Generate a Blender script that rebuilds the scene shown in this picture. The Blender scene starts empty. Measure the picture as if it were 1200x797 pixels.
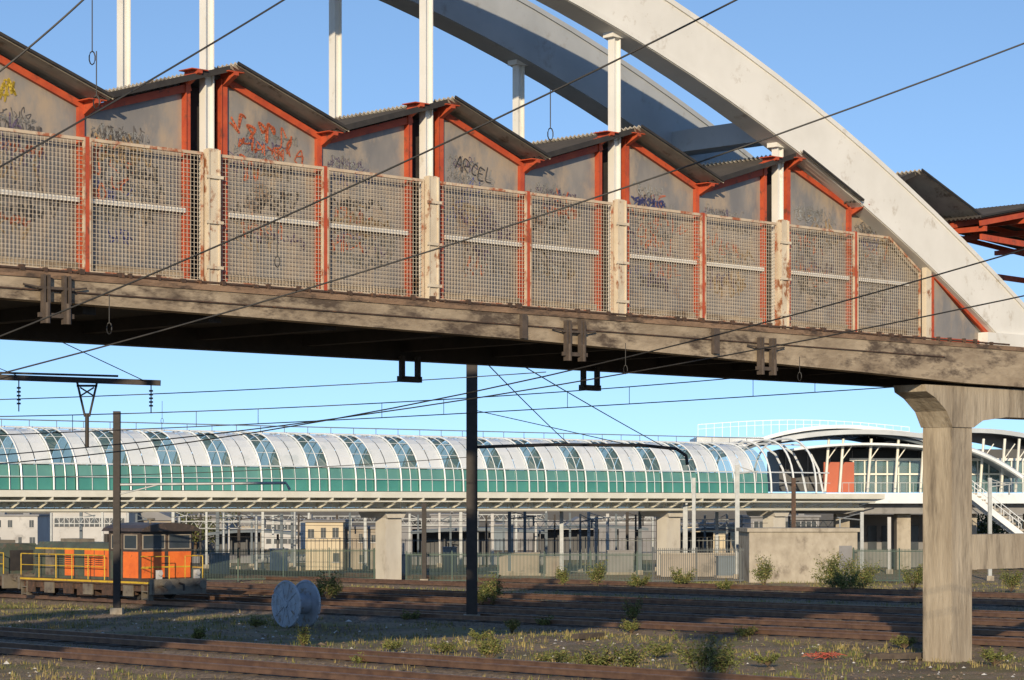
import bpy, math, random
from mathutils import Vector, Matrix, noise
random.seed(7)
R = random.Random(11)
sc = bpy.context.scene
sc.view_settings.view_transform = 'Standard'
try: sc.view_settings.look = 'None'
except Exception: pass
sc.view_settings.exposure = 0
COL = sc.collection
EYE = 4.2; F = 2900.0; HX = 600.0; HY = 592.0

def img_pt(bx, img_y, d):
    """world point from image pixel coordinates and a chosen distance"""
    return Vector(((bx-HX)/F*d, d, EYE+(HY-img_y)/F*d))
def gpt(bx, img_y):  # image pixel projected onto the flat ground
    d = F*EYE/(img_y-HY)
    return Vector(((bx-HX)/F*d, d, 0))

# ---------------------------------------------------------------- materials
def mk(name, c1, c2=None, scale=4.0, rough=0.7, metal=0.0, bump=0.0, bscale=None, c3=None, c3scale=1.5, c3lo=0.55, c3hi=0.65,
       stretch=(1,1,1), alpha=None, spec=0.5, detail=3):
    m = bpy.data.materials.new(name); m.use_nodes = True
    nt = m.node_tree; N = nt.nodes; L = nt.links
    b = N['Principled BSDF']
    b.inputs['Roughness'].default_value = rough
    b.inputs['Metallic'].default_value = metal
    b.inputs['Specular IOR Level'].default_value = spec
    if c2 is None: c2 = tuple(x*0.75 for x in c1)
    tc = N.new('ShaderNodeTexCoord'); mp = N.new('ShaderNodeMapping')
    mp.inputs['Scale'].default_value = stretch
    L.new(tc.outputs['Object'], mp.inputs['Vector'])
    def nz(s, det=detail, r=0.6):
        n = N.new('ShaderNodeTexNoise'); n.inputs['Scale'].default_value = s
        n.inputs['Detail'].default_value = det; n.inputs['Roughness'].default_value = r
        L.new(mp.outputs['Vector'], n.inputs['Vector']); return n
    n1 = nz(scale)
    r1 = N.new('ShaderNodeValToRGB')
    r1.color_ramp.elements[0].position = 0.35; r1.color_ramp.elements[1].position = 0.65
    r1.color_ramp.elements[0].color = (*c1, 1); r1.color_ramp.elements[1].color = (*c2, 1)
    L.new(n1.outputs['Fac'], r1.inputs['Fac'])
    out = r1.outputs['Color']
    if c3 is not None:
        n2 = nz(c3scale, 5, 0.7)
        r2 = N.new('ShaderNodeMapRange')
        r2.inputs['From Min'].default_value = c3lo; r2.inputs['From Max'].default_value = c3hi
        L.new(n2.outputs['Fac'], r2.inputs['Value'])
        mx = N.new('ShaderNodeMix'); mx.data_type = 'RGBA'
        L.new(r2.outputs['Result'], mx.inputs[0]); L.new(out, mx.inputs[6]); mx.inputs[7].default_value = (*c3, 1)
        out = mx.outputs[2]
    L.new(out, b.inputs['Base Color'])
    if bump > 0:
        nb = nz(bscale or scale*4)
        bp = N.new('ShaderNodeBump'); bp.inputs['Strength'].default_value = bump; bp.inputs['Distance'].default_value = 0.05
        L.new(nb.outputs['Fac'], bp.inputs['Height']); L.new(bp.outputs['Normal'], b.inputs['Normal'])
    if alpha is not None: b.inputs['Alpha'].default_value = alpha
    return m

M = {}
M['concrete'] = mk('concrete', (.40,.36,.29), (.29,.255,.20), 1.6, .9, c3=(.14,.115,.09), c3scale=1.1, c3lo=.55, c3hi=.72, stretch=(1,1,.7))
M['tpier'] = mk('pale_concrete', (.56,.53,.46), (.47,.44,.38), 1.0, .85, c3=(.33,.30,.25), c3scale=.8, c3lo=.6, c3hi=.75, stretch=(1,1,.5))
M['fascia'] = mk('weathered_fascia', (.40,.325,.23), (.25,.195,.135), 1.1, .9, bump=.5, c3=(.085,.062,.045), c3scale=1.0, c3lo=.49, c3hi=.64, stretch=(.8,1,2.2))
M['kerb'] = mk('stained_kerb', (.27,.175,.11), (.15,.095,.06), 1.8, .9, bump=.5, c3=(.065,.045,.032), c3scale=1.6, c3lo=.48, c3hi=.6, stretch=(.6,1,2))
M['pier'] = mk('pier_concrete', (.42,.36,.27), (.29,.24,.175), 1.2, .9, bump=.5, c3=(.14,.115,.085), c3scale=.9, c3lo=.50, c3hi=.68, stretch=(2,2,.35))
M['under'] = mk('near_black_concrete', (.035,.03,.027), (.02,.018,.016), 1.6, .95)  # near-black tone over the whole deck slab
M['white'] = mk('arch_white_paint', (.76,.745,.69), (.69,.675,.62), .8, .6, c3=(.48,.43,.35), c3scale=1.7, c3lo=.59, c3hi=.74)
M['arch2'] = mk('arch_shade_grey', (.40,.42,.43), (.34,.36,.37), .8, .6, c3=(.28,.27,.25), c3scale=1.7, c3lo=.58, c3hi=.74)  # near arch's shade on the far arch, put into the colour
M['cream'] = mk('rusty_cream_paint', (.64,.56,.43), (.54,.46,.34), 3, .7, c3=(.26,.105,.045), c3scale=3.5, c3lo=.53, c3hi=.62, stretch=(1,1,.6))
M['pframe'] = mk('rusty_frame_paint', (.58,.48,.35), (.48,.37,.26), 3, .7, c3=(.33,.11,.05), c3scale=2.5, c3lo=.50, c3hi=.60, stretch=(1,1,1))
M['red'] = mk('weathered_red_paint', (.48,.085,.03), (.38,.058,.024), 3, .6, c3=(.18,.055,.03), c3scale=4, c3lo=.56, c3hi=.68)
M['mesh'] = mk('galvanised_mesh', (.58,.51,.40), (.48,.41,.31), 2, .6, .1, c3=(.38,.25,.15), c3scale=1.2, c3lo=.56, c3hi=.68)
M['glaze'] = mk('grimy_glazing', (.27,.245,.215), (.18,.172,.165), .9, .28, c3=(.36,.285,.205), c3scale=.8, c3lo=.46, c3hi=.64, stretch=(1.6,1,.8))
M['roofm'] = mk('corrugated_sheet', (.52,.48,.40), (.40,.36,.30), 2, .6, .1, c3=(.2,.165,.13), c3scale=1.5)  # canopy sheet, tone lifted on descending slopes for the grazing sun
M['droof'] = mk('shaded_roof_sheet', (.075,.065,.055), (.05,.045,.04), 2, .7)  # darker copy of the canopy sheet, shade of the rising slopes painted in
M['dark'] = mk('dark_trim', (.04,.035,.03), (.025,.022,.02), 3, .7)
M['rust'] = mk('rusty_steel', (.10,.06,.042), (.06,.04,.03), 5, .8, .2, c3=(.17,.085,.045), c3scale=6)
M['railm'] = mk('rusty_rail', (.26,.155,.10), (.17,.10,.07), 3, .4, .55)
M['sleeper'] = mk('old_sleeper', (.10,.078,.06), (.06,.048,.04), 5, .95)
M['ballast'] = mk('ballast_stone', (.24,.18,.125), (.10,.075,.055), 9, .95, bump=1.0, bscale=14, c3=(.17,.125,.085), c3scale=.5)
M['mast'] = mk('mast_dark_shaded_steel', (.045,.037,.033), (.03,.026,.023), 4, .7, .2)  # dark steel; on the tall mast its tone also paints shade
M['galv'] = mk('galvanised_steel', (.30,.32,.33), (.23,.25,.26), 3, .5, .4)
M['wire'] = mk('wire_metal', (.035,.033,.03), (.02,.02,.02), 5, .6, .3)
M['twhite'] = mk('tube_white', (.70,.73,.74), (.62,.66,.67), .5, .3, c3=(.54,.59,.60), c3scale=.7)
M['tframe'] = mk('cream_steelwork', (.72,.71,.62), (.64,.63,.54), 1, .5)
M['tgreen'] = mk('green_glass', (.05,.22,.175), (.075,.28,.225), .5, .12, spec=.8)
M['tside'] = mk('pale_green_glass', (.13,.31,.265), (.09,.24,.21), .5, .1, spec=.8)
M['tglass'] = mk('clear_glass', (.17,.28,.28), (.10,.19,.195), .6, .08, alpha=.55, spec=.8)
M['cglass'] = mk('window_glass', (.03,.04,.045), (.05,.06,.07), .8, .25, spec=.4)
M['bcream'] = mk('render_cream', (.58,.50,.35), (.51,.43,.30), .4, .85, c3=(.38,.32,.24), c3scale=.5)
M['bgrey'] = mk('render_grey', (.25,.25,.25), (.19,.19,.195), .4, .85, c3=(.14,.14,.14), c3scale=.6)
M['btan'] = mk('render_tan', (.35,.31,.25), (.28,.245,.20), .4, .85, c3=(.20,.18,.15), c3scale=.6)
M['bblue'] = mk('metal_siding_blue', (.15,.19,.22), (.12,.155,.18), .4, .6)
M['bwhite'] = mk('render_white', (.48,.475,.455), (.40,.395,.38), .4, .8, c3=(.30,.29,.275), c3scale=.5)
M['bdark'] = mk('dark_cladding', (.06,.065,.07), (.045,.048,.052), .5, .6)
M['fence'] = mk('fence_steel', (.05,.09,.07), (.035,.065,.05), 1, .6)
M['fencel'] = mk('fence_grey', (.12,.13,.125), (.09,.10,.095), 1, .6)
M['orange'] = mk('orange_paint', (.80,.18,.03), (.66,.135,.025), 2, .45, c3=(.3,.08,.03), c3scale=3, c3lo=.58, c3hi=.68)
M['lgrey'] = mk('grimy_grey_paint', (.19,.165,.125), (.115,.10,.08), 2, .6, c3=(.08,.055,.04), c3scale=2)
M['lbrown'] = mk('dark_brown_paint', (.075,.055,.042), (.05,.04,.032), 2, .5, c3=(.12,.08,.055), c3scale=3)
M['lgreen'] = mk('dull_green_paint', (.085,.105,.075), (.06,.07,.052), 2, .6, c3=(.12,.085,.06), c3scale=3)
M['yellow'] = mk('yellow_paint', (.62,.42,.03), (.5,.32,.03), 2, .5, c3=(.25,.15,.04), c3scale=3)
M['termred'] = mk('terracotta_panel', (.45,.10,.04), (.36,.08,.035), .5, .6)
M['zinc'] = mk('zinc_roof', (.30,.33,.36), (.24,.265,.29), .6, .4, .4)
M['drum'] = mk('steel_drum', (.40,.45,.52), (.31,.35,.41), 3, .5, .2, c3=(.24,.21,.18), c3scale=4)
M['leafy'] = mk('leaf_green', (.16,.175,.04), (.085,.105,.026), 3, .8)
M['leafd'] = mk('leaf_dark', (.06,.07,.026), (.04,.048,.018), 2, .8)
M['straw'] = mk('dry_grass', (.34,.27,.11), (.20,.17,.06), 1, .9)
M['stem'] = mk('stem_brown', (.12,.08,.045), (.08,.055,.03), 5, .9)
M['litter'] = mk('litter_mix', (.6,.6,.58), (.35,.32,.28), 3, .7)
M['bluegrey'] = mk('blue_grey_paint', (.10,.13,.155), (.075,.10,.12), 1, .6)
M['salmon'] = mk('red_netting', (.45,.09,.06), (.3,.06,.04), 4, .8)
GR = {}
for nm, c in dict(orange=(.60,.15,.06), blue=(.10,.11,.28), yellow=(.60,.44,.05), black=(.065,.06,.06), white=(.40,.40,.38), violet=(.17,.135,.20), ochre=(.40,.28,.15), grey=(.13,.12,.115), pale=(.31,.30,.28)).items():
    GR[nm] = mk('spray_'+nm, c, tuple(x*.7 for x in c), 3, .6)

# ---------------------------------------------------------------- mesh builder
class MB:
    def __init__(s): s.v=[]; s.f=[]; s.mi=[]; s.m=0
    def face(s, pts):
        b=len(s.v); s.v += [tuple(p) for p in pts]; s.f.append(tuple(range(b,b+len(pts)))); s.mi.append(s.m)
    def box(s,x0,x1,y0,y1,z0,z1):
        b=len(s.v)
        s.v += [(x,y,z) for z in (z0,z1) for y in (y0,y1) for x in (x0,x1)]
        for q in ((0,2,3,1),(4,5,7,6),(0,1,5,4),(2,6,7,3),(0,4,6,2),(1,3,7,5)):
            s.f.append(tuple(b+i for i in q)); s.mi.append(s.m)
        return s
    def prism(s, poly, y0, y1):
        b=len(s.v); n=len(poly)
        s.v += [(x,y0,z) for x,z in poly]+[(x,y1,z) for x,z in poly]
        s.f.append(tuple(b+i for i in range(n))); s.mi.append(s.m)
        s.f.append(tuple(b+n+i for i in reversed(range(n)))); s.mi.append(s.m)
        for i in range(n):
            j=(i+1)%n
            s.f.append((b+i,b+n+i,b+n+j,b+j)); s.mi.append(s.m)
        return s
    def prismx(s, poly, x0, x1):
        b=len(s.v); n=len(poly)
        s.v += [(x0,y,z) for y,z in poly]+[(x1,y,z) for y,z in poly]
        s.f.append(tuple(b+i for i in range(n))); s.mi.append(s.m)
        s.f.append(tuple(b+n+i for i in reversed(range(n)))); s.mi.append(s.m)
        for i in range(n):
            j=(i+1)%n
            s.f.append((b+i,b+n+i,b+n+j,b+j)); s.mi.append(s.m)
        return s
    def tube(s, pts, r, n=6, cap=True, r2=None):
        pts=[Vector(p) for p in pts]; b=len(s.v); k=len(pts)
        for i,p in enumerate(pts):
            t=(pts[min(i+1,k-1)]-pts[max(i-1,0)]).normalized()
            a=Vector((0,0,1)) if abs(t.z)<.9 else Vector((1,0,0))
            e1=t.cross(a).normalized(); e2=t.cross(e1)
            rr=r if r2 is None else r+(r2-r)*i/(k-1)
            for j in range(n):
                an=2*math.pi*(j+.5)/n
                s.v.append(tuple(p+e1*math.cos(an)*rr+e2*math.sin(an)*rr))
        for i in range(k-1):
            for j in range(n):
                j2=(j+1)%n
                s.f.append((b+i*n+j,b+i*n+j2,b+(i+1)*n+j2,b+(i+1)*n+j)); s.mi.append(s.m)
        if cap:
            s.f.append(tuple(b+j for j in reversed(range(n)))); s.mi.append(s.m)
            s.f.append(tuple(b+(k-1)*n+j for j in range(n))); s.mi.append(s.m)
        return s
    def bar(s,p,q,w,h):
        p=Vector(p); q=Vector(q); t=(q-p).normalized()
        a=Vector((0,0,1)) if abs(t.z)<.95 else Vector((0,1,0))
        e1=t.cross(a).normalized()*w/2; e2=t.cross(e1).normalized()*h/2
        b=len(s.v)
        for c in (p,q):
            for d in ((-1,-1),(1,-1),(1,1),(-1,1)):
                s.v.append(tuple(c+e1*d[0]+e2*d[1]))
        for qd in ((3,2,1,0),(4,5,6,7),(0,1,5,4),(1,2,6,5),(2,3,7,6),(3,0,4,7)):
            s.f.append(tuple(b+i for i in qd)); s.mi.append(s.m)
        return s
    def out(s,name,mats,parent=None,smooth=False,**kw):
        me=bpy.data.meshes.new(name); me.from_pydata(s.v,[],s.f); 
        if not isinstance(mats,(list,tuple)): mats=[mats]
        for m in mats: me.materials.append(m)
        me.polygons.foreach_set('material_index', s.mi)
        if smooth: me.polygons.foreach_set('use_smooth',[True]*len(s.f))
        me.update()
        o=bpy.data.objects.new(name,me); COL.objects.link(o)
        if parent: o.parent=parent
        for k,v in kw.items(): o[k]=v
        return o

def empty(name, loc=(0,0,0), rz=0, **kw):
    o=bpy.data.objects.new(name,None); o.location=loc; o.rotation_euler=(0,0,rz); o.empty_display_size=.3
    COL.objects.link(o)
    for k,v in kw.items(): o[k]=v
    return o

# ================================================================ FOOTBRIDGE
UX,UY=.719,.695
ANG=math.atan2(UY,UX)
FB=empty('footbridge',(-6.05,49.4,0),ANG,label='old concrete bowstring footbridge with rusty mesh sides and red framed canopy',category='footbridge')
WID=4.2; SK=.9; BAY=5.9
def archz(s,sk=0): return 17.83-.0097*(s-sk+2.4)**2
def arch(name,t0,t1,sk,s0,s1,mat,h=.72):
    b=MB(); n=48
    for i in range(n+1):
        s=s0+(s1-s0)*i/n; z=archz(s,sk); sl=-2*.0097*(s-sk+2.4)
        nn=Vector((-sl,1)).normalized()
        for t in (t0,t1):
            for d in (-h,h):
                b.v.append((s+nn.x*d,t,z+nn.y*d))
    for i in range(n):
        a=i*4; c=a+4
        for q in ((a,a+1,c+1,c),(a+2,c+2,c+3,a+3),(a,c,c+2,a+2),(a+1,a+3,c+3,c+1)):
            b.f.append(q); b.mi.append(0)
    b.f.append((0,2,3,1)); b.mi.append(0)
    b.f.append((4*n,4*n+1,4*n+3,4*n+2)); b.mi.append(0)
    for d in (-h+.07,h-.07):
        for i in range(n):
            p=[]
            for s in (s0+(s1-s0)*i/n, s0+(s1-s0)*(i+1)/n):
                z=archz(s,sk); sl=-2*.0097*(s-sk+2.4); nn=Vector((-sl,1)).normalized()
                p.append((s+nn.x*d, t0-.02, z+nn.y*d))
            b.bar(p[0],p[1],.05,.12)
    return b.out(name,mat,FB)
arch('arch',-.28,.42,0,-33.5,28.6,M['white'])
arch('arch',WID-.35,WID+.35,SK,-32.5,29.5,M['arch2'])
for s in (18.3,5.5,-4.5,-12):
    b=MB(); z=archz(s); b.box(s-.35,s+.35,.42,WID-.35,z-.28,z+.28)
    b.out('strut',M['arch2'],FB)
for k in range(-5,4):
    s=BAY*k
    b=MB()
    def hang(s,t,z0,z1):
        b.box(s-.085,s+.085,t-.03,t+.03,z0,z1); b.box(s-.11,s-.085,t-.10,t+.10,z0,z1); b.box(s+.085,s+.11,t-.10,t+.10,z0,z1)
        b.box(s-.22,s+.22,t-.16,t+.16,z1-.12,z1+.02)
    hang(s,.07,8.5,archz(s)-.68)
    b.out('hanger',M['white'],FB)
    b=MB(); s2=s+SK; hang(s2,WID,8.5,archz(s2,SK)-.68); b.out('hanger',M['white'],FB)
# deck
b=MB()
bot=[(-34,8.07),(-6,8.03),(0,7.98),(8.5,7.88),(15,7.74),(21,7.60),(25,7.48),(36,7.4)]
top=[(36,8.44),(-34,8.44)]
b.prism(bot+top,-.40,-.02)
b.out('fascia_beam',M['fascia'],FB,label='stained concrete edge beam')
b=MB(); b.box(-34,36,-.43,-.0,8.442,8.56); b.out('kerb_course',M['kerb'],FB)
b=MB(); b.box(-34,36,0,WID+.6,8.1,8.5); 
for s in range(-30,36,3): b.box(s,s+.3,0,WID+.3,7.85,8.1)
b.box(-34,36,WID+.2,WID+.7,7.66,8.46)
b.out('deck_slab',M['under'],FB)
b=MB()
b.box(-34,23.8,-.14,-.02,8.562,8.612)
b.out('rusty_sole_plate',M['rust'],FB)
b=MB()
b.tube([(-34,-.40,8.60),(27,-.40,8.60)],.025,6)
b.tube([(-34,-.43,8.24),(0,-.43,8.21),(24,-.43,8.14)],.016,5)
rk=random.Random(8)
for i in range(70):
    s=-12+i*.55+rk.uniform(-.2,.2); 
    if s<27: b.box(s,s+rk.uniform(.04,.14),-.45,-.36,8.56,8.60+rk.uniform(.02,.08))
b.out('cable_conduit',M['rust'],FB)
M['brk']=mk('aged_bracket_steel',(.11,.085,.068),(.07,.055,.045),5,.8,.2)
def bracket(s,t,z,sz=.85):
    b=MB()
    for d in (-.36,-.24,.18,.30):
        b.box(s+d*sz,s+(d+.06)*sz,t-.14,t-.03,z-.95*sz,z+.1)
    b.box(s-.45*sz,s+.45*sz,t-.12,t-.05,z-.20*sz,z-.14*sz)
    b.box(s-.45*sz,s+.45*sz,t-.12,t-.05,z-.82*sz,z-.72*sz)
    b.tube([(s-.27*sz,t-.15,z-.95*sz),(s-.27*sz,t-.15,z-.5*sz)],.05,8); b.tube([(s+.27*sz,t-.15,z-.95*sz),(s+.27*sz,t-.15,z-.5*sz)],.05,8)
    b.tube([(s-.7,t-.06,z-.1),(s-.3,t-.1,z-.18*sz)],.02,5); b.tube([(s+.7,t-.06,z-.1),(s+.3,t-.1,z-.18*sz)],.02,5)
    b.out('conductor_bracket',M['brk'],FB)
for x in (48,655,880):
    s=((x-600)*49.4+17545)/(2085.1-.695*(x-600)); bracket(s,-.42,8.36-.01*s)
for x in (484,694):
    s=((x-600)*52.8+17545+2900*2.9)/(2085.1-.695*(x-600)); 
    b=MB(); z=7.74
    b.box(s-.3,s-.2,WID,WID+.12,z-.55,z); b.box(s+.2,s+.3,WID,WID+.12,z-.55,z); b.box(s-.34,s+.34,WID,WID+.14,z-.62,z-.48)
    b.out('conductor_bracket',M['dark'],FB)
for x,w in ((597,.16),(822,.2)):
    s=((x-600)*49.4+17545)/(2085.1-.695*(x-600)); b=MB(); b.box(s-w/2,s+w/2,-.5,-.40,7.98-.01*s,8.44); b.out('bracket_plate',M['brk'],FB)

GT=.20   # glazing plane
def gtop(u):
    if u<.4: return 12.87+.1*u/.4
    if u<3.15: return 12.97-1.0*(u-.4)/2.75
    return 11.97+.9*(u-3.15)/(BAY-3.15)
def ribbon(b,pts,w,t):
    for i in range(len(pts)-1):
        (x0,z0),(x1,z1)=pts[i],pts[i+1]
        d=Vector((x1-x0,z1-z0)); 
        if d.length<1e-5: continue
        nn=Vector((-d.y,d.x)).normalized()*w/2; e=d.normalized()*w*.3
        b.face([(x0-e.x+nn.x,t,z0-e.y+nn.y),(x0-e.x-nn.x,t,z0-e.y-nn.y),(x1+e.x-nn.x,t,z1+e.y-nn.y),(x1+e.x+nn.x,t,z1+e.y+nn.y)])
GLY={'A':[[(0,0),(.35,1),(.7,0)],[(.15,.4),(.6,.42)]],'R':[[(0,0),(0,1),(.5,.95),(.55,.65),(.05,.5),(.6,0)]],
 'C':[[(.6,.9),(.3,1),(.05,.6),(.1,.15),(.4,0),(.65,.12)]],'E':[[(.6,1),(0,1),(0,0),(.6,0)],[(0,.5),(.45,.52)]],'L':[[(.05,1),(0,0),(.6,.02)]],
 'O':[[(.3,1),(0,.6),(.1,.1),(.4,0),(.65,.45),(.5,.9),(.3,1)]],'S':[[(.6,.95),(.2,1),(.05,.7),(.5,.4),(.5,.08),(.05,0)]]}
rn=random.Random(5)
def smooth(pts,k=5):
    if len(pts)<3: return pts
    P=[pts[0]]+pts+[pts[-1]]; o=[]
    for i in range(1,len(P)-2):
        for j in range(k):
            t=j/k; q=[]
            for a in (0,1):
                p0,p1,p2,p3=P[i-1][a],P[i][a],P[i+1][a],P[i+2][a]
                q.append(.5*((2*p1)+(-p0+p2)*t+(2*p0-5*p1+4*p2-p3)*t*t+(-p0+3*p1-3*p2+p3)*t**3))
            o.append(tuple(q))
    o.append(pts[-1]); return o
def tag(b,word,x,z,h,w,t,slope=0,jit=.10,adv=.88):
    for i,ch in enumerate(word):
        sc_=rn.uniform(.85,1.12); dz=rn.uniform(-.08,.08)*h
        for st in GLY[ch]:
            pts=[(x+i*h*adv+(p[0]+rn.uniform(-jit,jit))*h*sc_+p[1]*h*.22, z+dz+(p[1]+rn.uniform(-jit,jit))*h*sc_+slope*(i*h*adv+p[0]*h)) for p in st]
            ribbon(b,smooth(pts),w*rn.uniform(.8,1.2),t)
def scrib(b,x,z,L,h,w,t,slope=0):
    """hand scrawl: random joined strokes of letter-like shapes"""
    X=0; 
    while X<L:
        lw=h*rn.uniform(.35,.8); n=rn.choice((3,4,5,6)); pts=[]
        for i in range(n): pts.append((x+X+lw*rn.uniform(-.1,1.1), z+slope*X+h*rn.choice((rn.uniform(-.15,.3),rn.uniform(.6,1.15),rn.uniform(.3,.7)))))
        if rn.random()<.35: pts=pts+[pts[0]]
        ribbon(b,smooth(pts,5),w*rn.uniform(.7,1.2),t); X+=lw*rn.uniform(.75,1.15)
MESHT=-.06
for k in range(-4,4):
    s0=BAY*k
    b=MB(); b.box(s0-.12,s0+.12,-.16,-.04,8.57,11.30); b.box(s0-.15,s0-.12,-.19,-.02,8.57,11.28); b.box(s0+.12,s0+.15,-.19,-.02,8.57,11.28)
    for z in (8.9,9.8,10.7): b.box(s0-.21,s0+.21,-.21,-.19,z,z+.06)
    b.out('parapet_post',M['cream'],FB)
    for hlf in (0,1):
        last=(k==3 and hlf==1)
        a=s0+.20 if hlf==0 else s0+BAY/2+.05; e=s0+BAY/2-.05 if hlf==0 else s0+BAY-.20
        zt=11.22; zb=8.62; sb=e-1.35
        def tz(x): return zt if (not last or x<sb) else zt-.80*(x-sb)/(e-sb)
        b=MB(); b.m=0
        b.box(a,e,MESHT-.03,MESHT+.03,zb,zb+.06)
        if last:
            b.box(a,sb,MESHT-.03,MESHT+.03,zt-.06,zt); b.bar((sb,MESHT,zt-.03),(e,MESHT,tz(e)-.03),.06,.06)
        else: b.box(a,e,MESHT-.03,MESHT+.03,zt-.06,zt)
        b.box(a,a+.035,MESHT-.03,MESHT+.03,zb+.06,zt-.06); b.box(e-.035,e,MESHT-.03,MESHT+.03,zb+.06,tz(e)-.06)
        b.m=1; p=.086; x=a+.035+p*.5; w=.0042
        while x<e-.045:
            b.box(x-w,x+w,MESHT-.010,MESHT-.002,zb+.06,tz(x)-.06); x+=p
        z=zb+.06+p*.5
        while z<zt-.08:
            ee=e-.035
            if last and z>tz(e)-.06: ee=sb+(zt-.06-z)/.80*(e-sb)
            b.box(a+.035,ee,MESHT+.0,MESHT+.008,z-w,z+w); z+=p
        b.out('mesh_panel',[M['pframe'],M['mesh']],FB)
        for tt in (GT,WID-.2):
            b=MB(); g0=s0+.5 if hlf==0 else s0+BAY/2+.04; g1=s0+BAY/2-.04 if hlf==0 else s0+BAY-(.5 if not last else -.3)
            poly=[(g0,8.55),(g1,8.55)]
            if hlf==0: poly+=[(g1,gtop(g1-s0)-.16),(g0,gtop(g0-s0)-.16)]
            elif last: poly+=[(g1,10.9),(s0+4.6,12.0),(g0,gtop(3.2)-.16)]
            else:
                poly+=[(g1,gtop(g1-s0)-.16),(s0+3.2,gtop(3.2)-.16),(g0,gtop(3.2)-.16)]
            b.prism(poly,tt,tt+.02); b.out('glazing',M['glaze'],FB)
        b=MB()
        if hlf==0: b.bar((s0+.42,GT-.05,gtop(.42)-.17),(s0+3.1,GT-.05,gtop(3.1)-.17),.09,.13)
        else: b.bar((s0+3.0,GT-.07,gtop(3.2)-.22),(s0+BAY-.38,GT-.07,gtop(BAY-.42)-.22),.09,.15)
        b.out('sloping_rail',M['red'],FB)
    for (x,w,zt) in ((s0-.44,.12,12.72),(s0+.46,.16,12.78)):
        for tt in (GT-.10,WID-.3):
            b=MB(); b.box(x-w/2,x+w/2,tt,tt+.1,8.55,zt); b.box(x-w/2-.025,x-w/2,tt-.04,tt+.14,8.55,zt-.02) ; b.out('red_post',M['red'],FB)
    x=s0+BAY/2
    b=MB(); b.box(x-.045,x+.045,-.085,.0,8.57,11.24); b.box(x-.05,x+.05,0,GT,10.2,10.3); b.box(x-.065,x+.065,GT-.09,GT+.03,8.55,11.9); b.out('red_post',M['red'],FB)
    for (x,zt) in ((s0-.44,12.80),(s0+.46,12.86),(s0+3.05,11.93)):
        b=MB(); b.prismx([(-.3,zt),(-.3,zt-.06),(.14,zt-.26),(.14,zt)],x-.06,x+.06); b.box(x-.2,x+.2,-.3,.14,zt,zt+.02); b.out('eaves_bracket',M['red'],FB)
    b=MB(); b.box(s0-.38,s0+.38,.5,.56,8.55,12.6); b.out('gap_shade_panel',M['dark'],FB)  # dark sheet added in the open gap to stand for shade inside
    for qa,qb in ((s0+.56,s0+BAY/2-.08),(s0+BAY/2+.08,s0+BAY-.52)):
        b=MB(); b.box(qa,qb,.06,.10,10.0,10.09); b.out('handrail',M['white'],FB)
        b=MB(); b.box(qa,qb,.12,.18,8.57,8.85); b.out('skirting_board',M['fascia'],FB)
def gpiece(mat,fn,lab=None):
    b=MB(); fn(b); o=b.out('graffiti',GR[mat],FB,kind='stuff')
    if lab: o['label']=lab
GF=GT-.02
gpiece('black',lambda b: tag(b,'ARCEL',BAY+.95,11.58,.27,.028,GF,-.20,.06,.86),'black sprayed letters on grimy glazing')
gpiece('orange',lambda b: (scrib(b,.66,11.75,1.5,.36,.045,GF,-.16),scrib(b,.9,11.45,1.5,.24,.03,GF,-.12)),'orange sprayed tag on grimy glazing')
gpiece('yellow',lambda b: (scrib(b,-5.3,11.85,.9,.3,.045,GF),scrib(b,-5.2,11.8,.6,.3,.03,GF)))
gpiece('blue',lambda b: (scrib(b,12.5,11.26,1.1,.18,.035,GF),scrib(b,12.6,11.3,1.0,.16,.03,GF)))
gpiece('white',lambda b: (scrib(b,12.5,11.55,1.1,.28,.022,GF,-.1),scrib(b,18.5,11.4,.9,.26,.02,GF)))
for k in range(-3,4):
    for j in range(10):
        c=rn.choice(['grey','pale','pale','violet','white','grey','pale'])
        left=rn.random()<.5
        x=BAY*k+(.7 if left else 3.2)+rn.uniform(0,.4); z=rn.uniform(11.2,11.7 if left else 11.42); 
        gpiece(c,lambda b: scrib(b,x,z,rn.uniform(.6,1.4),rn.uniform(.10,.28),rn.uniform(.010,.020),GF+.001*(j+1),-.05))
    for j in range(34):
        c=rn.choice(['blue','violet','ochre','grey','pale','violet','grey','white','orange','ochre','grey','pale'])
        x=BAY*k+rn.choice((.6,3.1))+rn.uniform(0,.8); z=rn.uniform(9.2,11.0); L=rn.uniform(.6,1.3)
        hh=rn.uniform(.14,.6)
        gpiece(c,lambda b: scrib(b,x,z,L,hh,rn.uniform(.012,.045),GF+.0005*j,rn.uniform(-.1,.1)))
# canopy roofs
peaks=[BAY*k+.4 for k in range(-4,4)]+[23.0]
def roofpiece(sa,za,sb,zb,t0=-.40,t1=WID+.5,mat='roofm',eh=.05):
    b=MB(); p=.14; t=t0; prof=[]
    i=0
    while t<t1:
        prof.append((t,.028 if i%2 else -.028)); t+=p/2; i+=1
    prof.append((t1,0))
    th=.03
    nn=len(prof); base=len(b.v)
    for (s,z) in ((sa,za),(sb,zb)):
        for off in (0,th):
            for (t,d) in prof: b.v.append((s,t,z+d+off))
    for i in range(nn-1):
        b.f.append((base+i,base+i+1,base+2*nn+i+1,base+2*nn+i)); b.mi.append(0)
        b.f.append((base+nn+i,base+3*nn+i,base+3*nn+i+1,base+nn+i+1)); b.mi.append(0)
    for e in (0,2*nn):
        for i in range(nn-1):
            b.f.append((base+e+i,base+e+nn+i,base+e+nn+i+1,base+e+i+1)); b.mi.append(0)
    b.out('canopy_sheet',M[mat],FB)
    b=MB(); b.bar((sa,t0-.02,za+.03),(sb,t0-.02,zb+.03),.03,eh); b.out('canopy_edge',M['dark'],FB)
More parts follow.
